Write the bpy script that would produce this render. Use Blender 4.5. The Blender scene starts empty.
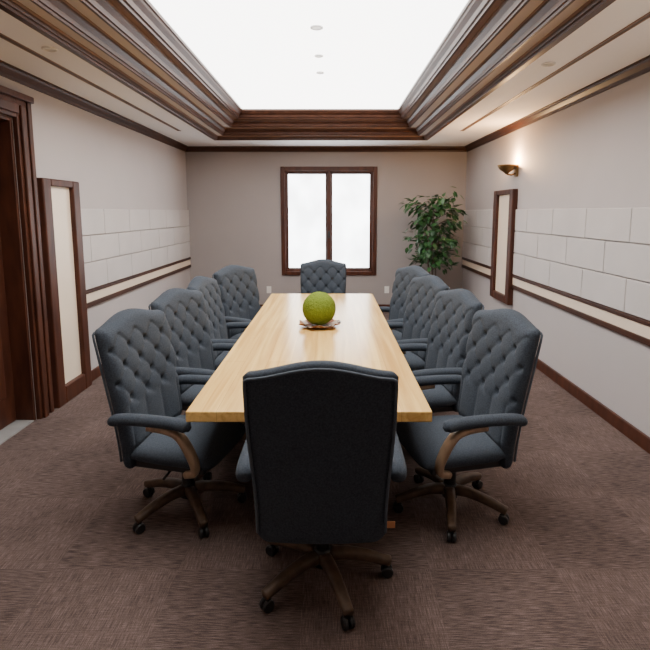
import bpy, bmesh, math, random
from mathutils import Vector, Matrix, noise
random.seed(7)
C = bpy.context.scene.collection
PI = math.pi
R = math.radians

# ------------------------------------------------------------------ materials
def nodes_of(name):
    m = bpy.data.materials.new(name); m.use_nodes = True
    nt = m.node_tree
    return m, nt, nt.nodes['Principled BSDF']

def mat(name, col, rough=0.5, var=0.0, scale=(8, 8, 8), col2=None, bump=0.0, bscale=None, metallic=0.0, sheen=0.0, spec=0.5, coat=0.0, emit=None, estr=0.0, detail=4, elow=None):
    m, nt, b = nodes_of(name)
    b.inputs['Roughness'].default_value = rough
    b.inputs['Metallic'].default_value = metallic
    b.inputs['Specular IOR Level'].default_value = spec
    b.inputs['Coat Weight'].default_value = coat
    b.inputs['Coat Roughness'].default_value = 0.15
    if sheen:
        b.inputs['Sheen Weight'].default_value = sheen
    tc = nt.nodes.new('ShaderNodeTexCoord')
    mp = nt.nodes.new('ShaderNodeMapping'); mp.inputs['Scale'].default_value = scale
    nt.links.new(tc.outputs['Object'], mp.inputs['Vector'])
    nz = nt.nodes.new('ShaderNodeTexNoise'); nz.inputs['Scale'].default_value = 1.0; nz.inputs['Detail'].default_value = detail
    nt.links.new(mp.outputs['Vector'], nz.inputs['Vector'])
    cr = nt.nodes.new('ShaderNodeValToRGB')
    c2 = col2 if col2 else tuple(c * (1 - var) for c in col)
    cr.color_ramp.elements[0].color = (*c2, 1); cr.color_ramp.elements[1].color = (*col, 1)
    cr.color_ramp.elements[0].position = 0.3; cr.color_ramp.elements[1].position = 0.7
    nt.links.new(nz.outputs['Fac'], cr.inputs['Fac'])
    nt.links.new(cr.outputs['Color'], b.inputs['Base Color'])
    if bump:
        n2 = nt.nodes.new('ShaderNodeTexNoise'); n2.inputs['Scale'].default_value = bscale or 200; n2.inputs['Detail'].default_value = 2
        nt.links.new(tc.outputs['Object'], n2.inputs['Vector'])
        bp = nt.nodes.new('ShaderNodeBump'); bp.inputs['Strength'].default_value = bump; bp.inputs['Distance'].default_value = 0.004
        nt.links.new(n2.outputs['Fac'], bp.inputs['Height'])
        nt.links.new(bp.outputs['Normal'], b.inputs['Normal'])
    if emit:
        b.inputs['Emission Color'].default_value = (*emit, 1); b.inputs['Emission Strength'].default_value = estr
        if elow is not None:
            mr = nt.nodes.new('ShaderNodeMapRange'); mr.inputs['From Min'].default_value = .35; mr.inputs['From Max'].default_value = .62
            mr.inputs['To Min'].default_value = elow; mr.inputs['To Max'].default_value = estr
            nt.links.new(nz.outputs['Fac'], mr.inputs['Value']); nt.links.new(mr.outputs['Result'], b.inputs['Emission Strength'])
    return m

M = {}
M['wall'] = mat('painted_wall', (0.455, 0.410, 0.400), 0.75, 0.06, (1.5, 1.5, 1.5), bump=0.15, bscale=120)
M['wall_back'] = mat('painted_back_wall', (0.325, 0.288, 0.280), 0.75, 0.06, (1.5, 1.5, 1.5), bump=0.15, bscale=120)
M['block'] = mat('pale_block', (0.540, 0.498, 0.480), 0.7, 0.08, (3, 3, 3), bump=0.2, bscale=60)
M['ceil'] = mat('ceiling_paint', (0.88, 0.86, 0.86), 0.8, 0.03, (1, 1, 1))
M['soffit'] = mat('grey_soffit', (0.55, 0.47, 0.42), 0.7, 0.05, (2, 2, 2), spec=.2)
M['wood'] = mat('dark_wood', (0.085, 0.027, 0.014), 0.42, 0.0, (14, 14, 3), col2=(0.038, 0.012, 0.007), spec=.25)
M['woodh'] = mat('dark_wood_rail', (0.064, 0.024, 0.013), 0.42, 0.0, (10, 2, 20), col2=(0.034, 0.0125, 0.0075), spec=.25)
M['cream'] = mat('cream_panel', (0.83, 0.68, 0.53), 0.4, 0.05, (3, 3, 3))
M['creamband'] = mat('cream_band', (0.76, 0.62, 0.49), 0.5, 0.05, (3, 3, 3))
M['woodmid'] = mat('brown_wood', (0.25, 0.15, 0.105), 0.5, 0.0, (2, 2, 16), col2=(0.17, 0.10, 0.07), spec=.25)
M['fabric'] = mat('blue_grey_fabric', (0.058, 0.069, 0.086), 0.95, 0.0, (140, 140, 140), col2=(0.034, 0.0415, 0.053), bump=0.5, bscale=420, sheen=0.04, spec=0.12, detail=2)
M['fabricd'] = mat('blue_grey_piping', (0.095, 0.112, 0.135), 0.8, 0.2, (60, 60, 60), spec=0.2)
M['button'] = mat('dark_button_fabric', (0.012, 0.016, 0.023), 0.8, 0.2, (60, 60, 60), spec=0.2)
M['armwood'] = mat('arm_wood', (0.37, 0.245, 0.15), 0.38, 0.0, (30, 30, 6), col2=(0.23, 0.145, 0.088), coat=0.15)
M['legwood'] = mat('leg_wood', (0.115, 0.072, 0.046), 0.45, 0.0, (20, 20, 20), col2=(0.060, 0.037, 0.024), spec=.3)
M['black'] = mat('black_plastic', (0.012, 0.012, 0.013), 0.4, 0.2)
M['steel'] = mat('dark_steel', (0.05, 0.05, 0.052), 0.35, 0.1, metallic=0.8)
M['white'] = mat('white_plastic', (0.75, 0.72, 0.68), 0.4, 0.04)
M['disc'] = mat('lit_lens', (0.8, 0.8, 0.8), 0.5, 0.1, emit=(1, .98, .95), estr=1.5)
M['ringlit'] = mat('glowing_ring', (0.85, 0.85, 0.85), 0.5, 0.1, emit=(1, .98, .95), estr=0.9)  # plain ring given a glow so it stays faint against the bright panel
M['lensoff'] = mat('frosted_lens', (0.6, 0.58, 0.56), 0.3, 0.1)
M['brass'] = mat('brass', (0.26, 0.15, 0.055), 0.3, 0.3, (30, 30, 30), metallic=0.8)
M['bronze'] = mat('bronze', (0.10, 0.055, 0.03), 0.35, 0.3, (30, 30, 30), metallic=0.7)
M['soil'] = mat('soil', (0.03, 0.02, 0.014), 0.9, 0.5, (40, 40, 40))
M['pot'] = mat('glazed_pot', (0.10, 0.06, 0.045), 0.35, 0.3, (10, 10, 10))
M['trunk'] = mat('trunk_bark', (0.11, 0.075, 0.05), 0.8, 0.5, (20, 20, 8), bump=0.4, bscale=80)
M['leaf'] = mat('leaf', (0.046, 0.130, 0.036), 0.4, 0.0, (9, 9, 9), col2=(0.012, 0.045, 0.017), spec=.35)
M['moss'] = mat('moss', (0.170, 0.225, 0.034), 0.95, 0.0, (90, 90, 90), col2=(0.125, 0.170, 0.022), bump=0.7, bscale=260, spec=0.05)
M['orange'] = mat('orange_tag', (0.6, 0.25, 0.10), 0.6, 0.1)
M['slot'] = mat('slot_dark', (0.10, 0.07, 0.06), 0.6, 0.1)
M['thresh'] = mat('threshold_grey', (0.28, 0.27, 0.26), 0.5, 0.2)

def table_mat(name):
    m, nt, b = nodes_of(name)
    tc = nt.nodes.new('ShaderNodeTexCoord')
    mp = nt.nodes.new('ShaderNodeMapping'); mp.inputs['Scale'].default_value = (22, 0.8, 22)
    nt.links.new(tc.outputs['Object'], mp.inputs['Vector'])
    nz = nt.nodes.new('ShaderNodeTexNoise'); nz.inputs['Scale'].default_value = 1; nz.inputs['Detail'].default_value = 6; nz.inputs['Distortion'].default_value = 0.6
    nt.links.new(mp.outputs['Vector'], nz.inputs['Vector'])
    cr = nt.nodes.new('ShaderNodeValToRGB')
    cr.color_ramp.elements[0].color = (0.62, 0.35, 0.095, 1); cr.color_ramp.elements[1].color = (0.89, 0.595, 0.21, 1)
    cr.color_ramp.elements[0].position = .3; cr.color_ramp.elements[1].position = .66
    nt.links.new(nz.outputs['Fac'], cr.inputs['Fac'])
    mp2 = nt.nodes.new('ShaderNodeMapping'); mp2.inputs['Rotation'].default_value = (0, 0, PI / 2)
    nt.links.new(tc.outputs['Object'], mp2.inputs['Vector'])
    br = nt.nodes.new('ShaderNodeTexBrick'); br.inputs['Scale'].default_value = 1
    br.inputs['Brick Width'].default_value = 1.9; br.inputs['Row Height'].default_value = .15; br.inputs['Mortar Size'].default_value = .0009
    br.inputs['Color1'].default_value = (.86, .83, .80, 1); br.inputs['Color2'].default_value = (1.06, 1.06, 1.06, 1); br.inputs['Mortar'].default_value = (.6, .52, .45, 1)
    nt.links.new(mp2.outputs['Vector'], br.inputs['Vector'])
    mx = nt.nodes.new('ShaderNodeMixRGB'); mx.blend_type = 'MULTIPLY'; mx.inputs['Fac'].default_value = 1
    nt.links.new(cr.outputs['Color'], mx.inputs['Color1']); nt.links.new(br.outputs['Color'], mx.inputs['Color2'])
    nt.links.new(mx.outputs['Color'], b.inputs['Base Color'])
    b.inputs['Roughness'].default_value = .23; b.inputs['Specular IOR Level'].default_value = .45
    return m
M['table'] = table_mat('maple_table')

def carpet_mat():
    m, nt, b = nodes_of('carpet_tiles')
    tc = nt.nodes.new('ShaderNodeTexCoord')
    def streak(sc, det=2):
        mp = nt.nodes.new('ShaderNodeMapping'); mp.inputs['Scale'].default_value = sc
        nt.links.new(tc.outputs['Object'], mp.inputs['Vector'])
        n = nt.nodes.new('ShaderNodeTexNoise'); n.inputs['Scale'].default_value = 1; n.inputs['Detail'].default_value = det
        n.inputs['Roughness'].default_value = .6
        nt.links.new(mp.outputs['Vector'], n.inputs['Vector']); return n
    a = streak((14, 210, 1)); c = streak((210, 14, 1)); f = streak((280, 280, 1), 1); g = streak((2.2, 2.2, 1), 4)
    ck = nt.nodes.new('ShaderNodeTexChecker'); ck.inputs['Scale'].default_value = 1 / 0.61
    mpc = nt.nodes.new('ShaderNodeMapping'); mpc.inputs['Location'].default_value = (0.13, 0.21, 0.31)
    nt.links.new(tc.outputs['Object'], mpc.inputs['Vector']); nt.links.new(mpc.outputs['Vector'], ck.inputs['Vector'])
    am = nt.nodes.new('ShaderNodeMixRGB'); am.inputs['Fac'].default_value = .62
    nt.links.new(a.outputs['Fac'], am.inputs['Color1']); nt.links.new(c.outputs['Fac'], am.inputs['Color2'])
    mx = nt.nodes.new('ShaderNodeMixRGB')
    nt.links.new(ck.outputs['Fac'], mx.inputs['Fac'])
    nt.links.new(a.outputs['Fac'], mx.inputs['Color1']); nt.links.new(am.outputs['Color'], mx.inputs['Color2'])
    m2 = nt.nodes.new('ShaderNodeMixRGB'); m2.inputs['Fac'].default_value = .30
    nt.links.new(mx.outputs['Color'], m2.inputs['Color1']); nt.links.new(f.outputs['Fac'], m2.inputs['Color2'])
    m3 = nt.nodes.new('ShaderNodeMixRGB'); m3.inputs['Fac'].default_value = .16
    nt.links.new(m2.outputs['Color'], m3.inputs['Color1']); nt.links.new(g.outputs['Fac'], m3.inputs['Color2'])
    cr = nt.nodes.new('ShaderNodeValToRGB')
    e = cr.color_ramp.elements
    e[0].position = .35; e[0].color = (0.038, 0.026, 0.023, 1)
    e[1].position = .67; e[1].color = (0.240, 0.172, 0.152, 1)
    k = e.new(.5); k.color = (0.106, 0.0745, 0.0655, 1)
    nt.links.new(m3.outputs['Color'], cr.inputs['Fac'])
    # faint tile-to-tile tone change
    tone = nt.nodes.new('ShaderNodeMapRange'); tone.inputs['To Min'].default_value = .93; tone.inputs['To Max'].default_value = 1.05
    nt.links.new(ck.outputs['Fac'], tone.inputs['Value'])
    mu = nt.nodes.new('ShaderNodeMixRGB'); mu.blend_type = 'MULTIPLY'; mu.inputs['Fac'].default_value = 1
    nt.links.new(cr.outputs['Color'], mu.inputs['Color1']); nt.links.new(tone.outputs['Result'], mu.inputs['Color2'])
    nt.links.new(mu.outputs['Color'], b.inputs['Base Color'])
    b.inputs['Roughness'].default_value = .95; b.inputs['Specular IOR Level'].default_value = .1
    bp = nt.nodes.new('ShaderNodeBump'); bp.inputs['Strength'].default_value = .2; bp.inputs['Distance'].default_value = .003
    nt.links.new(m2.outputs['Color'], bp.inputs['Height']); nt.links.new(bp.outputs['Normal'], b.inputs['Normal'])
    return m
M['carpet'] = carpet_mat()
M['lum'] = mat('luminous_ceiling', (0.9, 0.9, 0.88), 0.8, 0.02, emit=(1.0, 0.98, 0.955), estr=7.4)
M['shade'] = mat('backlit_shade', (0.9, 0.9, 0.9), 0.8, 0.03, (2.2, 2.2, 1.6), emit=(0.93, 0.97, 1.0), estr=9, elow=6, detail=2)
M['bulb'] = mat('bulb', (1, .9, .7), 0.5, emit=(1.0, 0.72, 0.42), estr=25.0)

def dish_mat():
    m, nt, b = nodes_of('painted_dish')
    tc = nt.nodes.new('ShaderNodeTexCoord')
    vo = nt.nodes.new('ShaderNodeTexVoronoi'); vo.inputs['Scale'].default_value = 20
    nt.links.new(tc.outputs['Object'], vo.inputs['Vector'])
    bw = nt.nodes.new('ShaderNodeRGBToBW'); nt.links.new(vo.outputs['Color'], bw.inputs['Color'])
    cr = nt.nodes.new('ShaderNodeValToRGB'); cr.color_ramp.interpolation = 'CONSTANT'
    e = cr.color_ramp.elements
    e[0].color = (.20, .065, .02, 1); e[1].position = .42; e[1].color = (.55, .43, .34, 1)
    k = e.new(.58); k.color = (.05, .03, .025, 1)
    k = e.new(.70); k.color = (.32, .14, .06, 1)
    nt.links.new(bw.outputs['Val'], cr.inputs['Fac']); nt.links.new(cr.outputs['Color'], b.inputs['Base Color'])
    b.inputs['Roughness'].default_value = .6; b.inputs['Specular IOR Level'].default_value = .25
    return m
M['dish'] = dish_mat()

# ------------------------------------------------------------------ helpers
def obj(name, bm, m, parent=None, smooth=False, bevel=0.0, subsurf=0, auto=None):
    bmesh.ops.recalc_face_normals(bm, faces=bm.faces[:])
    me = bpy.data.meshes.new(name); bm.to_mesh(me); bm.free()
    for mm in (m if isinstance(m, (list, tuple)) else [m]): me.materials.append(mm)
    if smooth:
        for p in me.polygons: p.use_smooth = True
    o = bpy.data.objects.new(name, me); C.objects.link(o)
    if parent: o.parent = parent
    if bevel:
        md = o.modifiers.new('bevel', 'BEVEL'); md.width = bevel; md.segments = 3; md.limit_method = 'ANGLE'
    if subsurf:
        md = o.modifiers.new('sub', 'SUBSURF'); md.levels = subsurf; md.render_levels = subsurf
    return o

def empty(name, loc=(0, 0, 0), rz=0):
    o = bpy.data.objects.new(name, None); C.objects.link(o)
    o.location = loc; o.rotation_euler = (0, 0, rz); o.empty_display_size = .1
    return o

def tag(o, label, cat, group=None):
    o['label'] = label; o['category'] = cat
    if group: o['group'] = group
    return o

def struct(o): o['kind'] = 'structure'; return o

def box(bm, x0, x1, y0, y1, z0, z1, mi=0):
    v = [bm.verts.new(p) for p in [(x0, y0, z0), (x1, y0, z0), (x1, y1, z0), (x0, y1, z0), (x0, y0, z1), (x1, y0, z1), (x1, y1, z1), (x0, y1, z1)]]
    for f in [(0, 3, 2, 1), (4, 5, 6, 7), (0, 1, 5, 4), (1, 2, 6, 5), (2, 3, 7, 6), (3, 0, 4, 7)]:
        fc = bm.faces.new([v[i] for i in f]); fc.material_index = mi
    return v

def bbox(*a):
    bm = bmesh.new(); box(bm, *a); return bm

def lathe(bm, prof, seg=32, c=(0, 0, 0), mi=0, sc=1.0):
    rings = []
    for r, z in prof:
        r *= sc; z *= sc
        if r < 1e-5: rings.append([bm.verts.new((c[0], c[1], c[2] + z))])
        else: rings.append([bm.verts.new((c[0] + r * math.cos(2 * PI * k / seg), c[1] + r * math.sin(2 * PI * k / seg), c[2] + z)) for k in range(seg)])
    for a, b in zip(rings, rings[1:]):
        for k in range(seg):
            k2 = (k + 1) % seg
            if len(a) == 1 and len(b) == 1: continue
            if len(a) == 1: f = bm.faces.new([a[0], b[k], b[k2]])
            elif len(b) == 1: f = bm.faces.new([a[k], a[k2], b[0]])
            else: f = bm.faces.new([a[k], a[k2], b[k2], b[k]])
            f.material_index = mi

def tube(bm, pts, rad, seg=10, up=Vector((0, 0, 1)), cap=True, closed=False, sup=1.0):
    pts = [Vector(p) for p in pts]; n = len(pts)
    rings = []
    for i, p in enumerate(pts):
        if closed: t = (pts[(i + 1) % n] - pts[i - 1]).normalized()
        else: t = (pts[min(i + 1, n - 1)] - pts[max(i - 1, 0)]).normalized()
        s = t.cross(up)
        if s.length < 1e-4: s = t.cross(Vector((0, 1, 0)))
        s.normalize(); w = s.cross(t).normalized()
        r = rad[i] if isinstance(rad, (list, tuple)) and isinstance(rad[0], (list, tuple)) else ((rad[i], rad[i]) if isinstance(rad, (list, tuple)) else (rad, rad))
        ring = []
        for k in range(seg):
            a = 2 * PI * (k + .5) / seg
            ca, sa = math.cos(a), math.sin(a)
            ca = math.copysign(abs(ca) ** sup, ca); sa = math.copysign(abs(sa) ** sup, sa)
            ring.append(bm.verts.new(p + s * (r[0] * ca) + w * (r[1] * sa)))
        rings.append(ring)
    rng = range(n) if closed else range(n - 1)
    for i in rng:
        a, b = rings[i], rings[(i + 1) % n]
        for k in range(seg):
            k2 = (k + 1) % seg
            bm.faces.new([a[k], a[k2], b[k2], b[k]])
    if cap and not closed:
        bm.faces.new(rings[0]); bm.faces.new(rings[-1])

def cr_spline(pts, n=6):
    pts = [Vector(p) for p in pts]; out = []
    P = [pts[0] * 2 - pts[1]] + pts + [pts[-1] * 2 - pts[-2]]
    for i in range(1, len(P) - 2):
        for k in range(n):
            t = k / n
            a, b, c, d = P[i - 1], P[i], P[i + 1], P[i + 2]
            out.append(.5 * ((2 * b) + (c - a) * t + (2 * a - 5 * b + 4 * c - d) * t * t + (-a + 3 * b - 3 * c + d) * t ** 3))
    out.append(pts[-1]); return out

def rect_sweep(bm, x0, x1, y0, y1, prof, mats=None):
    loops = []
    for d, z in prof:
        loops.append([bm.verts.new(p) for p in [(x0 + d, y0 + d, z), (x1 - d, y0 + d, z), (x1 - d, y1 - d, z), (x0 + d, y1 - d, z)]])
    for i, (a, b) in enumerate(zip(loops, loops[1:])):
        for k in range(4):
            f = bm.faces.new([a[k], a[(k + 1) % 4], b[(k + 1) % 4], b[k]])
            if mats: f.material_index = mats[i]

def smooth01(t): t = max(0, min(1, t)); return t * t * (3 - 2 * t)

# ------------------------------------------------------------------ room
XL, XR, YB, YN, H = -2.47, 2.31, 8.69, -1.5, 2.82
struct(obj('floor', bbox(XL - .5, XR + .2, YN - .2, YB + .2, -.1, 0), M['carpet']))
DY0, DY1, DZ = 2.75, 4.0, 2.45
bm = bmesh.new()
box(bm, XL - .2, XL, YN, DY0, 0, 3.3); box(bm, XL - .2, XL, DY1, YB, 0, 3.3); box(bm, XL - .2, XL, DY0, DY1, DZ, 3.3)
wl = struct(obj('wall_left', bm, M['wall']))
wr = struct(obj('wall_right', bbox(XR, XR + .2, YN, YB, 0, 3.3), M['wall']))
WX0, WX1, WZ0, WZ1 = -.81, .74, .68, 2.44
bm = bmesh.new()
box(bm, XL - .2, WX0, YB, YB + .2, 0, 3.3); box(bm, WX1, XR + .2, YB, YB + .2, 0, 3.3)
box(bm, WX0, WX1, YB, YB + .2, 0, WZ0); box(bm, WX0, WX1, YB, YB + .2, WZ1, 3.3)
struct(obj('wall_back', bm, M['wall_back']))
struct(obj('wall_front', bbox(XL - .2, XR + .2, YN - .2, YN, 0, 3.3), M['wall']))

# ceiling ring with a tray
TX0, TX1, TY0, TY1 = -1.70, 1.40, .9, 7.6
bm = bmesh.new()
box(bm, XL - .2, TX0, YN - .2, YB + .2, H, H + .06); box(bm, TX1, XR + .2, YN - .2, YB + .2, H, H + .06)
box(bm, TX0, TX1, YN - .2, TY0, H, H + .06); box(bm, TX0, TX1, TY1, YB + .2, H, H + .06)
ce = struct(obj('ceiling', bm, M['ceil']))
ZT = 3.13
lp = obj('luminous_panel', bbox(TX0 + .45, TX1 - .45, TY0 + .45, TY1 - .45, ZT, ZT + .05), M['lum'], ce)
lp['label'] = 'glowing white panel in the tray ceiling'
P = [((-.05, H), 0), ((-.05, H - .028), 0), ((-.035, H - .034), 0), ((-.03, H - .042), 0), ((.012, H - .042), 0), ((.017, H - .03), 0), ((.03, H - .026), 0),
     ((.034, H - .002), 1), ((.034, H + .018), 2), ((.118, H + .018), 0), ((.118, H + .006), 0), ((.134, H + .006), 0), ((.138, H + .02), 0), ((.148, H + .024), 0),
     ((.152, H + .05), 0), ((.175, H + .075), 0), ((.178, H + .090), 1), ((.178, H + .108), 2), ((.268, H + .108), 0), ((.268, H + .096), 0), ((.286, H + .096), 0), ((.290, H + .108), 0), ((.302, H + .112), 0),
     ((.308, H + .142), 0), ((.333, H + .164), 0), ((.336, H + .180), 1), ((.336, H + .20), 1), ((.388, H + .20), 0), ((.388, H + .188), 0), ((.406, H + .188), 0), ((.41, H + .205), 0), ((.424, H + .21), 0),
     ((.432, H + .24), 0), ((.462, H + .265), 0), ((.468, H + .28), 0), ((.48, H + .285), 0), ((.48, ZT), 0)]
bm = bmesh.new(); rect_sweep(bm, TX0, TX1, TY0, TY1, [p[0] for p in P], [p[1] for p in P])
struct(obj('trim_1', bm, [M['woodh'], M['woodmid'], M['soffit']]))  # lighter fillets put the moulding's highlights into the wood colour
bm = bmesh.new()
rect_sweep(bm, XL, XR, YN, YB, [(0, H - .085), (.018, H - .085), (.022, H - .06), (.05, H - .03), (.055, H - .012), (.07, H - .01), (.07, H)])
struct(obj('trim_2', bm, M['woodh']))
def slot(x, y0, y1, label):
    t = tag(empty('slot_diffuser', (x, (y0 + y1) / 2, H)), label, 'air vent', 'ceiling slot diffusers')
    L = (y1 - y0) / 2
    bm = bmesh.new(); box(bm, -.022, -.012, -L, L, -.006, 0); box(bm, .012, .022, -L, L, -.006, 0)
    obj('slot_frame', bm, M['woodmid'], t)
    obj('slot_opening', bbox(-.0118, .0118, -L, L, -.003, 0), M['slot'], t)
slot(-2.06, -.6, 7.0, 'long narrow ceiling slot along the door side wall')
slot(1.78, -.6, 7.0, 'long narrow ceiling slot along the sconce side wall')

# cladding blocks and rails
def blocks(side, parent):
    bm = bmesh.new(); zb, rh, L = .945, .272, .68
    for r in range(3):
        z0 = zb + r * rh; y = 4.86 if side < 0 else YN
        ys = y - (L / 2 if r % 2 else 0) - .1
        while ys < YB:
            a, b = max(ys + .004, y), min(ys + L - .004, YB - .003)
            if b - a > .03:
                if side < 0: box(bm, XL, XL + .022, a, b, z0 + .004, z0 + rh - .004)
                else: box(bm, XR - .022, XR, a, b, z0 + .004, z0 + rh - .004)
            ys += L
    o = obj('block_cladding', bm, M['block'], parent, bevel=.006)
    o['label'] = 'pale smooth block cladding in running bond'
blocks(-1, wl); blocks(1, wr)

def rail(n, side, y0, y1):
    t = struct(empty('trim_%d' % n, (XL if side < 0 else XR, 0, 0)))
    s = 1 if side < 0 else -1
    def bb(d, z0, z1):
        return bbox(min(0, s * d), max(0, s * d), y0, y1, z0, z1)
    obj('upper_rail', bb(.028, .908, .944), M['woodh'], t, bevel=.005)
    obj('cream_band', bb(.018, .818, .908), M['creamband'], t)
    obj('lower_rail', bb(.028, .768, .818), M['woodh'], t, bevel=.005)
rail(3, -1, 4.86, YB); rail(4, 1, YN, YB)

def base_board(name, x0, x1, y0, y1):
    struct(obj(name, bbox(x0, x1, y0, y1, 0, .11), M['wood'], bevel=.006))
base_board('baseboard_right', XR - .025, XR, YN, YB - .026)
bm = bmesh.new(); box(bm, XL, XL + .025, 4.87, YB - .026, 0, .11); box(bm, XL, XL + .025, YN, DY0 - .22, 0, .11)
struct(obj('baseboard_left', bm, M['wood'], bevel=.006))
base_board('baseboard_back', XL, XR, YB - .025, YB)

# ------------------------------------------------------------------ window
w = struct(empty('window_1', (0, YB, 0)))
def ring_bm(x0, x1, z0, z1, wd, y0, y1):
    bm = bmesh.new()
    box(bm, x0, x0 + wd, y0, y1, z0, z1); box(bm, x1 - wd, x1, y0, y1, z0, z1)
    box(bm, x0 + wd, x1 - wd, y0, y1, z1 - wd, z1); box(bm, x0 + wd, x1 - wd, y0, y1, z0, z0 + wd)
    return bm
obj('window_casing', ring_bm(-.86, .79, .63, 2.49, .07, -.035, 0), M['wood'], w, bevel=.008)
obj('window_frame', ring_bm(WX0, WX1, WZ0, WZ1, .04, 0, .15), M['wood'], w)
obj('mullion', bbox(-.065, -.005, -.02, .14, WZ0, WZ1), M['wood'], w, bevel=.006)
for x0, x1 in ((WX0 + .04, -.065), (-.005, WX1 - .04)):
    obj('sash', ring_bm(x0, x1, WZ0 + .04, WZ1 - .04, .03, .05, .09), M['wood'], w)
    obj('backlit_shade', bbox(x0 + .02, x1 - .02, .09, .10, WZ0 + .05, WZ1 - .05), M['shade'], w)
obj('window_handle', bbox(-.05, -.02, -.045, -.02, 1.28, 1.40), M['steel'], w, bevel=.004)

# ------------------------------------------------------------------ door on the left
d = struct(empty('door_1', (XL, 0, 0)))
bm = bmesh.new(); CW = .19
for (a0, a1) in ((DY1, DY1 + CW), (DY0 - CW, DY0)):
    box(bm, 0, .04, a0, a1, 0, DZ + CW)
    box(bm, .04, .062, a0 + .03, a1 - .10, 0, DZ + .10); box(bm, .04, .055, a1 - .06, a1 - .01, 0, DZ + CW)
box(bm, 0, .04, DY0, DY1, DZ, DZ + CW); box(bm, .04, .062, DY0, DY1, DZ + .03, DZ + .10)
box(bm, .04, .075, DY0 - CW, DY1 + CW, DZ + CW - .05, DZ + CW)
obj('door_casing', bm, M['wood'], d, bevel=.008)
bm = bmesh.new(); box(bm, -.2, 0, DY1 - .03, DY1, 0, DZ); box(bm, -.2, 0, DY0, DY0 + .03, 0, DZ); box(bm, -.2, 0, DY0 + .03, DY1 - .03, DZ - .03, DZ)
obj('door_jamb', bm, M['wood'], d, bevel=.004)
bm = bmesh.new(); box(bm, -.19, -.145, DY0 + .03, DY1 - .03, .01, DZ - .03)
for z0, z1 in ((.25, .95), (1.1, 2.2)):
    for a0, a1 in ((DY0 + .15, DY0 + .57), (DY0 + .68, DY1 - .15)):
        box(bm, -.145, -.13, a0, a1, z0, z1)
obj('door_leaf', bm, M['wood'], d, bevel=.008)
bm = bmesh.new(); lathe(bm, [(0, 0), (.025, 0), (.03, .02), (.02, .045), (0, .05)], 16); bm.transform(Matrix.Translation((-.145, DY0 + .1, 1.0)) @ Matrix.Rotation(PI / 2, 4, 'Y'))
obj('door_knob', bm, M['bronze'], d, smooth=True)
obj('threshold', bbox(-.19, .0, DY0 + .03, DY1 - .03, 0, .009), M['thresh'], d)

# ------------------------------------------------------------------ framed wall panels
def wall_panel(side, y0, y1, z0, z1, label):
    X = XL if side < 0 else XR; s = 1 if side < 0 else -1
    t = tag(empty('wall_panel', (X, (y0 + y1) / 2, z0)), label, 'wall panel', 'cream panels in dark wood frames')
    L = (y1 - y0) / 2; hh = z1 - z0
    def b3(bm, d0, d1, a0, a1, c0, c1): box(bm, min(s * d0, s * d1), max(s * d0, s * d1), a0, a1, c0, c1)
    bm = bmesh.new(); wd = .125; bt = .16 if z0 < .1 else .10
    b3(bm, 0, .07, -L, -L + wd, 0, hh); b3(bm, 0, .07, L - wd, L, 0, hh)
    b3(bm, 0, .07, -L + wd, L - wd, hh - wd * .5, hh); b3(bm, 0, .07, -L + wd, L - wd, 0, bt)
    obj('panel_frame', bm, M['wood'], t, bevel=.012)
    bm = bmesh.new(); b3(bm, 0, .03, -L + wd, L - wd, bt, hh - wd * .5)
    obj('panel_infill', bm, M['cream'], t)
wall_panel(-1, 4.235, 4.85, 0, 2.01, 'tall cream panel in dark wood frame standing beside the door')
wall_panel(1, 6.25, 6.98, .55, 2.01, 'cream panel in dark wood frame on the wall under the sconce')

# ------------------------------------------------------------------ sconces
def point(name, loc, e, col, r=.04):
    l = bpy.data.lights.new(name, 'POINT'); l.energy = e; l.color = col; l.shadow_soft_size = r
    o = bpy.data.objects.new(name, l); C.objects.link(o); o.location = loc; return o
def sconce(side, y, e, label, col=(1, .60, .28)):
    X = XL if side < 0 else XR; s = 1 if side < 0 else -1
    t = tag(empty('wall_sconce', (X, y, 2.25)), label, 'wall lamp', 'bowl wall sconces')
    bm = bmesh.new(); lathe(bm, [(0, -.07), (.02, -.07), (.03, -.055), (.05, -.04), (.10, -.005), (.135, .045), (.14, .06), (.132, .06), (.125, .045), (.09, .005), (.04, -.025), (0, -.03)], 32, (s * .13, 0, 0), sc=.85)
    obj('bowl', bm, M['brass'], t, smooth=True)
    obj('back_plate', bbox(min(0, s * .025), max(0, s * .025), -.045, .045, -.09, .06), M['brass'], t, bevel=.008)
    bm = bmesh.new(); tube(bm, [(s * .02, 0, -.05), (s * .07, 0, -.07), (s * .13, 0, -.058)], .011, 8); obj('bracket', bm, M['brass'], t, smooth=True)
    bm = bmesh.new(); bmesh.ops.create_uvsphere(bm, u_segments=16, v_segments=10, radius=.026, matrix=Matrix.Translation((s * .13, 0, .028))); obj('bulb', bm, M['bulb'], t, smooth=True)
    point('sconce_light', (X + s * .095, y, 2.35), e, col, .03)
sconce(1, 6.32, 58, 'brass bowl wall sconce glowing upward above the framed panel')
sconce(1, 1.7, 34, 'added fill-light bowl sconce, out of view on the right wall beside the camera', (1, .80, .60))  # added out of view to brighten the right wall and ceiling edge
sconce(-1, 1.2, 14, 'added fill-light bowl sconce, out of view on the left wall before the door', (1, .80, .60))  # weaker unseen sconce, added as fill for the left side ceiling

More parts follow.
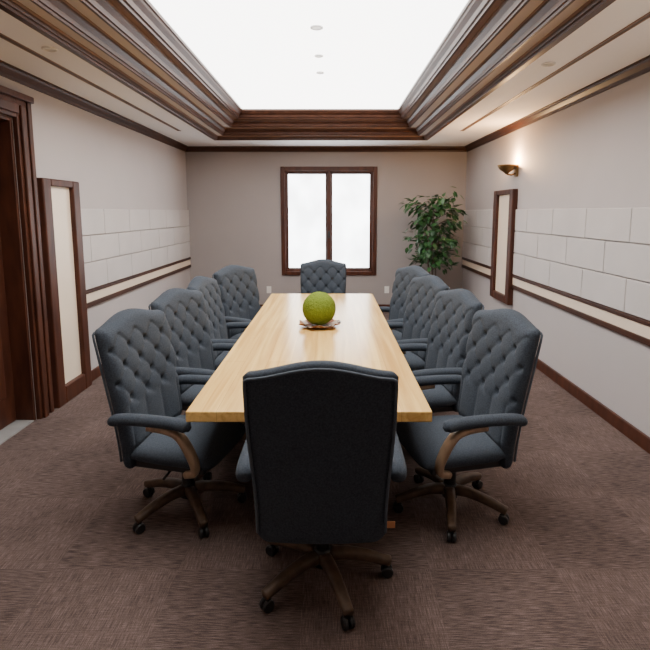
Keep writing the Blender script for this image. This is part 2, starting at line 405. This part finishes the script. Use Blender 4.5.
# ------------------------------------------------------------------ ceiling discs, outlets
def disc(x, y, z, r, label, group, lit=True):
    t = tag(empty('recessed_downlight', (x, y, z)), label, 'ceiling light', group)
    bm = bmesh.new(); lathe(bm, [(r * .7, 0), (r * .7, -.004), (r * .8, -.012), (r, -.008), (r, 0)], 24); obj('trim_ring', bm, M['ringlit'] if lit else M['white'], t, smooth=True)
    bm = bmesh.new(); lathe(bm, [(0, -.003), (r * .69, -.003), (r * .69, 0)], 24); obj('lens', bm, M['disc'] if lit else M['lensoff'], t)
disc(-.11, 4.05, ZT, .05, 'small round fitting in the glowing ceiling, nearest the camera of three', 'fittings in the tray ceiling')
disc(-.11, 4.75, ZT, .04, 'small round fitting in the glowing ceiling, middle of three', 'fittings in the tray ceiling')
disc(-.11, 5.3, ZT, .04, 'small round fitting in the glowing ceiling, nearest the window of three', 'fittings in the tray ceiling')
disc(-1.9, 3.55, H, .05, 'round recessed light in the grey ceiling on the door side', 'recessed lights in the lower ceiling', False)
disc(1.62, 3.9, H, .05, 'round recessed light in the grey ceiling on the sconce side', 'recessed lights in the lower ceiling', False)
def outlet(x, label):
    t = tag(empty('wall_outlet', (x, YB, .37)), label, 'outlet', 'outlets on the window wall')
    obj('cover_plate', bbox(-.04, .04, -.008, 0, -.06, .06), M['white'], t, bevel=.003)
    for z in (-.028, .028): obj('socket', bbox(-.017, .017, -.011, -.007, z - .015, z + .015), M['white'], t, bevel=.002)
outlet(-1.09, 'white wall outlet left of the window, near the far left chair')
outlet(.98, 'white wall outlet right of the window, toward the potted tree')

# ------------------------------------------------------------------ table
TCX = -.107; TZ = .765
t = tag(empty('conference_table', (TCX, 4.09, 0)), 'long pale maple conference table in the middle of the room', 'table')
obj('tabletop', bbox(-.6, .6, -1.77, 1.77, TZ - .055, TZ), M['table'], t, bevel=.006)
for y in (-1.0, 1.0):
    bm = bmesh.new(); box(bm, -.22, .22, y - .05, y + .05, .06, TZ - .055); box(bm, -.26, .26, y - .12, y + .12, 0, .06)
    obj('pedestal', bm, M['wood'], t, bevel=.008)
obj('stretcher_beam', bbox(-.03, .03, -.95, .95, .25, .45), M['wood'], t, bevel=.006)

# centrepiece
PY = 4.14
pl = tag(empty('decorative_dish', (-.10, PY, TZ)), 'shallow wavy brown and pale dish under the moss ball on the table', 'dish')
bm = bmesh.new(); lathe(bm, [(0, 0), (.07, 0), (.085, .006), (.13, .016), (.172, .034), (.175, .038), (.168, .038), (.125, .023), (.08, .013), (0, .011)], 72)
for v in bm.verts:   # wavy rim
    r = math.hypot(v.co.x, v.co.y)
    if r > .1:
        a = math.atan2(v.co.y, v.co.x); k = (r - .1) / .075
        v.co.z += .010 * k * math.sin(7 * a); v.co.x *= 1 + .05 * k * math.cos(7 * a); v.co.y *= 1 + .05 * k * math.cos(7 * a)
obj('dish_body', bm, M['dish'], pl, smooth=True)
bm = bmesh.new(); bmesh.ops.create_icosphere(bm, subdivisions=6, radius=1)
for v in bm.verts:
    p = v.co.normalized()
    n1 = noise.noise(p * 6); c = noise.voronoi(p * 26)[0][0]
    v.co = p * (.143 + .003 * n1 - .006 * c + .003 * noise.noise(p * 60))
for v in bm.verts: v.co.z += .145
mb = obj('moss_ball', bm, M['moss'], None, smooth=True); mb.location = (-.10, PY, TZ + .010)
tag(mb, 'round green moss ball on the patterned dish', 'moss ball')

# ------------------------------------------------------------------ chair
A, B, ZR = .078, .088, 1.045
def lean(z):
    t = (z - .36) / .8
    return -.225 - .065 * t - .065 * t * t
def ztop(u): return 1.120 + .050 * (.5 + .5 * math.cos(PI * min(1, abs(u) / .92))) ** .8 - .022 * max(0, (abs(u) - .9) / .1) ** 2
def halfw(z): return .276 + .024 * smooth01((z - .45) / .5)
Z0 = .34
def bp(u, v):
    z = Z0 + (ztop(u) - Z0) * v
    z += .04 * max(0, (abs(u) - .8) / .2) ** 2 * (1 - v) ** 3
    return u * halfw(z), z
def tuft(x, z):
    p = (x / A + (z - ZR) / B) / 2 + .5; q = (x / A - (z - ZR) / B) / 2
    sp, sq = abs(math.sin(PI * p)), abs(math.sin(PI * q))
    cre = (sp * sq) ** .5
    dim = 1 - math.exp(-((sp * sp + sq * sq) / .16))
    h = .30 * cre + .70 * dim
    ch = .55 + .45 * abs(math.sin(PI * (x - A) / (2 * A))) ** .4
    k = smooth01((z - (ZR - 4 * B - .02)) / .05)
    top = smooth01((z - ZR - .01) / .04)
    return (h * k + ch * (1 - k)) * (1 - top) + .95 * top
RB = .032
def back_bm():
    bm = bmesh.new(); NU, NV = 88, 110
    us = [math.sin(PI / 2 * (-1 + 2 * i / NU)) * .55 + (-1 + 2 * i / NU) * .45 for i in range(NU + 1)]
    vs = [(.5 - .5 * math.cos(PI * j / NV)) * .5 + .5 * j / NV for j in range(NV + 1)]
    F, Bk = [], []
    for j, v in enumerate(vs):
        rf, rb = [], []
        for i, u in enumerate(us):
            x, z = bp(u, v)
            e = max(0, 1 - abs(u) ** 12) ** .5 * max(0, 1 - abs(2 * v - 1) ** 22) ** .5
            yc = lean(z) + .022 * (u * u)
            vf = bm.verts.new((x, yc + e * (.034 + .037 * tuft(x, z) * smooth01((z - .42) / .08)), z)); rf.append(vf)
            if i in (0, NU) or j in (0, NV): rb.append(vf)
            else: rb.append(bm.verts.new((x, yc - RB * e, z)))
        F.append(rf); Bk.append(rb)
    for j in range(NV):
        for i in range(NU):
            bm.faces.new([F[j][i], F[j][i + 1], F[j + 1][i + 1], F[j + 1][i]])
            try: bm.faces.new([Bk[j][i], Bk[j + 1][i], Bk[j + 1][i + 1], Bk[j][i + 1]])
            except ValueError: pass
    return bm

def children(o): return [c for c in bpy.data.objects if c.parent == o]

def make_chair():
    root = empty('office_chair')
    bk = obj('backrest', back_bm(), M['fabric'], root, smooth=True)
    bm = bmesh.new(); path = []
    for k in range(0, 41):
        u = -1 + 2 * k / 40; x, z = bp(u * .965, .972); path.append((x, lean(z) - RB + .004 + .022 * u * u, z))
    side = []
    for k in range(1, 26):
        x, z = bp(.968, .972 - .93 * k / 25); side.append((x, lean(z) - .008, z))
    pth = [(-x, y, z) for x, y, z in reversed(side)] + path + side
    tube(bm, pth, .0065, 8); obj('piping', bm, M['fabricd'], bk, smooth=True)
    for r in range(5):
        z = ZR - r * B
        for x in ([-3 * A, -A, A, 3 * A] if r % 2 == 0 else [-2 * A, 0, 2 * A]):
            bm = bmesh.new(); bmesh.ops.create_uvsphere(bm, u_segments=10, v_segments=6, radius=1)
            bm.transform(Matrix.Translation((x, lean(z) + .036 + .022 * (x / .29) ** 2, z)) @ Matrix.Diagonal((.013, .008, .013, 1)))
            obj('tuft_button', bm, M['button'], bk, smooth=True)
    bm = bmesh.new(); NU, NV = 28, 28
    top, bot = [], []
    for j in range(NV + 1):
        a, b = [], []
        for i in range(NU + 1):
            u = math.sin(PI / 2 * (-1 + 2 * i / NU)); v = math.sin(PI / 2 * (-1 + 2 * j / NV))
            fx = .272 * (1 - .05 * max(0, -v)); x = u * fx * (1 - .08 * max(0, v) ** 6); y = .03 + v * .255 * (1 - .07 * u ** 6)
            e = max(0, 1 - abs(u) ** 6) ** .5 * max(0, 1 - abs(v) ** 6) ** .5
            zc = .425 - .015 * max(0, v) ** 3
            a.append(bm.verts.new((x, y, zc + e * (.055 + .012 * (1 - u * u) * (1 - v * v)))))
            b.append(a[-1] if i in (0, NU) or j in (0, NV) else bm.verts.new((x, y, zc - .05 * e)))
        top.append(a); bot.append(b)
    for j in range(NV):
        for i in range(NU):
            bm.faces.new([top[j][i], top[j][i + 1], top[j + 1][i + 1], top[j + 1][i]])
            try: bm.faces.new([bot[j][i], bot[j + 1][i], bot[j + 1][i + 1], bot[j][i + 1]])
            except ValueError: pass
    obj('seat', bm, M['fabric'], root, smooth=True)
    obj('seat_frame', bbox(-.22, .22, -.2, .22, .345, .385), M['black'], root, bevel=.01)
    for s in (-1, 1):
        X = s * .32
        pts = cr_spline([(X * .985, -.245, .642), (X, -.19, .660), (X, -.06, .668), (X, .09, .668), (X, .17, .660), (X, .205, .646)], 5)
        n = len(pts); rad = []
        for i in range(n):
            k = i / (n - 1); e = min(1, (1 - k) / .12); e = max(.25, e) ** .5
            if k < .08: e = .8 + k * 2.5
            rad.append((.037 * e, .030 * e))
        bm = bmesh.new(); tube(bm, pts, rad, 16); obj('arm_pad', bm, M['fabric'], root, smooth=True)
        pts = cr_spline([(X, -.03, .634), (X, .07, .629), (X * .99, .135, .607), (X * .97, .17, .56), (X * .94, .195, .50), (X * .91, .21, .44), (X * .87, .20, .39), (X * .82, .14, .365)], 5)
        n = len(pts); rad = [(.018, .020 + .013 * math.sin(PI * i / (n - 1))) for i in range(n)]
        bm = bmesh.new(); tube(bm, pts, rad, 12, up=Vector((1, 0, 0)), sup=.6)
        obj('arm_support', bm, M['armwood'], root, smooth=True)
    obj('tilt_mechanism', bbox(-.09, .09, -.12, .10, .30, .345), M['black'], root, bevel=.012)
    bm = bmesh.new(); tube(bm, [(.08, .0, .325), (.20, .0, .325), (.25, .0, .315)], .007, 8); obj('height_lever', bm, M['black'], root, smooth=True)
    bm = bmesh.new(); lathe(bm, [(0, .08), (.045, .08), (.048, .14), (.034, .16), (.034, .24), (.022, .24), (.022, .31), (0, .31)], 20); obj('column', bm, M['black'], root, smooth=False)
    for k in range(5):
        a = R(-69 + 72 * k); ca, sa = math.cos(a), math.sin(a)
        pts = cr_spline([(ca * r, sa * r, z) for r, z in ((.035, .125), (.11, .128), (.205, .112), (.285, .088), (.322, .078))], 4)
        n = len(pts); rad = [(.032 - .010 * i / (n - 1), .028 - .008 * i / (n - 1)) for i in range(n)]
        bm = bmesh.new(); tube(bm, pts, rad, 12, sup=.65); lg = obj('leg', bm, M['legwood'], root, smooth=True)
        bm = bmesh.new()
        cx, cy = ca * .308, sa * .308
        for s in (-1, 1):
            sub = bmesh.new(); lathe(sub, [(0, -.010), (.024, -.010), (.028, -.005), (.028, .005), (.024, .010), (0, .010)], 18)
            sub.transform(Matrix.Translation((cx - sa * s * .014, cy + ca * s * .014, .028)) @ Matrix.Rotation(a, 4, 'Z') @ Matrix.Rotation(PI / 2, 4, 'X'))
            me = bpy.data.meshes.new('tmp'); sub.to_mesh(me); sub.free(); bm.from_mesh(me); bpy.data.meshes.remove(me)
        tube(bm, [(cx, cy, .03), (cx, cy, .075)], .009, 8)
        obj('caster', bm, M['black'], lg, smooth=False)
    return root

def dup(root):
    r = root.copy(); C.objects.link(r)
    for ch in children(root):
        c = ch.copy(); C.objects.link(c); c.parent = r
        for g in children(ch):
            e = g.copy(); C.objects.link(e); e.parent = c
    return r

proto = make_chair()
G = 'blue-grey tufted chairs around the conference table'
ordn = ['nearest the camera', 'second from the camera', 'third from the camera', 'farthest from the camera']
left = [(-.835, 2.74, 13, 40), (-.82, 3.515, 16, 12), (-.81, 4.29, 5, 33), (-.75, 5.08, 31, 20)]
right = [(.695, 2.74, 13, 9), (.625, 3.51, 13, 30), (.57, 4.28, 17, 50), (.565, 5.06, 22, 22)]
chairs = [(-.04, 2.17, 0, 'blue-grey chair at the near table end, seen from its plain back', 0)]
for i, (x, y, a, b) in enumerate(left): chairs.append((x, y, R(-90 - a), 'tufted blue-grey chair on the door side of the table, ' + ordn[i], b))
for i, (x, y, a, b) in enumerate(right): chairs.append((x, y, R(90 + a), 'tufted blue-grey chair on the sconce side of the table, ' + ordn[i], b))
chairs.append((-.10, 6.2, PI, 'tufted blue-grey chair at the far table end below the window', 14))
lst = [proto] + [dup(proto) for _ in chairs[1:]]
for o, (x, y, rz, lab, b) in zip(lst, chairs):
    o.location = (x, y, 0); o.rotation_euler = (0, 0, rz); tag(o, lab, 'chair', G)
    for c in children(o):
        if c.name.split('.')[0] == 'leg': c.rotation_euler = (0, 0, R(b))     # each swivel base stands turned its own way
for c in children(lst[-1]):                                                    # the far chair is set lower on its column
    if c.name.split('.')[0] not in ('leg', 'column'): c.location.z = -.06
bm = bmesh.new(); box(bm, .272, .312, -.205, -.202, .395, .425)
tg = obj('paper_tag', bm, M['orange'], proto); tg['label'] = 'small orange tag hanging at the seat edge'

# ------------------------------------------------------------------ potted tree
px, py = 1.63, 8.0
t = tag(empty('potted_tree', (px, py, 0)), 'loose leafy green potted tree in the far right corner', 'plant')
bm = bmesh.new(); lathe(bm, [(0, 0), (.13, 0), (.15, .02), (.19, .30), (.2, .34), (.18, .34), (.17, .29), (0, .29)], 32); obj('pot', bm, M['pot'], t, smooth=True)
bm = bmesh.new(); lathe(bm, [(0, .305), (.172, .30)], 24); obj('soil', bm, M['soil'], t)
bm = bmesh.new()
for k, (dx, dy, zt) in enumerate(((0, 0, 1.75), (.10, .05, 1.5), (-.09, -.03, 1.55))):       # three slender stems
    st = cr_spline([(dx * .25, dy * .25, .28), (dx * .5 + .015, dy * .5, .6), (dx * .7 - .015, dy * .7, .95), (dx, dy, 1.25), (dx * 1.2, dy * 1.2, zt)], 5)
    tube(bm, st, [.016 - .0005 * i for i in range(len(st))], 8)
ends = []
for k in range(27):
    a = k * 2.4; z = .80 + .038 * k; L = (.43 - .15 * max(0, 1.15 - z) - .14 * max(0, z - 1.5)) * random.uniform(.55, 1.12)
    e = Vector((math.cos(a) * L, math.sin(a) * L, z + random.uniform(.04, .24)))
    if px + e.x > 2.12: e.x = 2.12 - px
    q = cr_spline([(0, 0, z), (e.x * .5, e.y * .5, z + .1), e], 4)
    tube(bm, q, [.007, .0067, .0063, .006, .0055, .005, .0045, .004, .003], 6)
    ends.append(q)
obj('trunk', bm, M['trunk'], t, smooth=True)
bm = bmesh.new()
def leaf(c, out):
    dirv = (out + Vector((random.uniform(-.7, .7), random.uniform(-.7, .7), random.uniform(-.8, .3)))).normalized()
    sd = dirv.cross(Vector((random.uniform(-.4, .4), random.uniform(-.4, .4), 1))).normalized(); nrm = sd.cross(dirv)
    L = random.uniform(.085, .145); W = L * .26
    if px + c.x + dirv.x * L > 2.24 or px + c.x > 2.18: return
    a0 = c; m1 = c + dirv * L * .35 - nrm * .004; m2 = c + dirv * L * .7 - nrm * .01; tip = c + dirv * L - nrm * .022
    v0, v1, v2, v3 = [bm.verts.new(q) for q in (a0, m1, m2, tip)]
    l1, l2 = bm.verts.new(m1 + sd * W + nrm * .007), bm.verts.new(m2 + sd * W * .8 + nrm * .004)
    r1, r2 = bm.verts.new(m1 - sd * W + nrm * .007), bm.verts.new(m2 - sd * W * .8 + nrm * .004)
    for f in ([v0, v1, l1], [v1, v2, l2, l1], [v2, v3, l2], [v0, r1, v1], [v1, r1, r2, v2], [v2, r2, v3]): bm.faces.new(f)
for q in ends:
    for k in range(random.randint(22, 36)):
        c = q[random.randint(4, len(q) - 1)] + Vector((random.gauss(0, .05), random.gauss(0, .05), random.gauss(0, .055)))
        leaf(c, Vector((q[-1].x, q[-1].y, random.uniform(-.3, .25))).normalized())
for k in range(34):
    leaf(Vector((random.gauss(-.05, .09), random.gauss(0, .08), random.uniform(1.72, 1.98))), Vector((random.uniform(-1, 1), random.uniform(-1, 1), .5)).normalized())
obj('foliage', bm, M['leaf'], t, smooth=True)

# ------------------------------------------------------------------ world
wd = bpy.data.worlds.new('World'); bpy.context.scene.world = wd; wd.use_nodes = True
bg = wd.node_tree.nodes['Background']; bg.inputs['Color'].default_value = (.9, .95, 1, 1); bg.inputs['Strength'].default_value = .6

# ------------------------------------------------------------------ camera
cam = bpy.data.cameras.new('camera'); co = bpy.data.objects.new('camera', cam); C.objects.link(co)
cam.sensor_width = 36; cam.lens = 500 / 650 * 36
cam.shift_x = -6 / 650; cam.shift_y = -47 / 650
cam.clip_start = .05
co.location = (0, 0, 1.725); co.rotation_euler = (R(90 - 7.52), 0, 0)
bpy.context.scene.camera = co
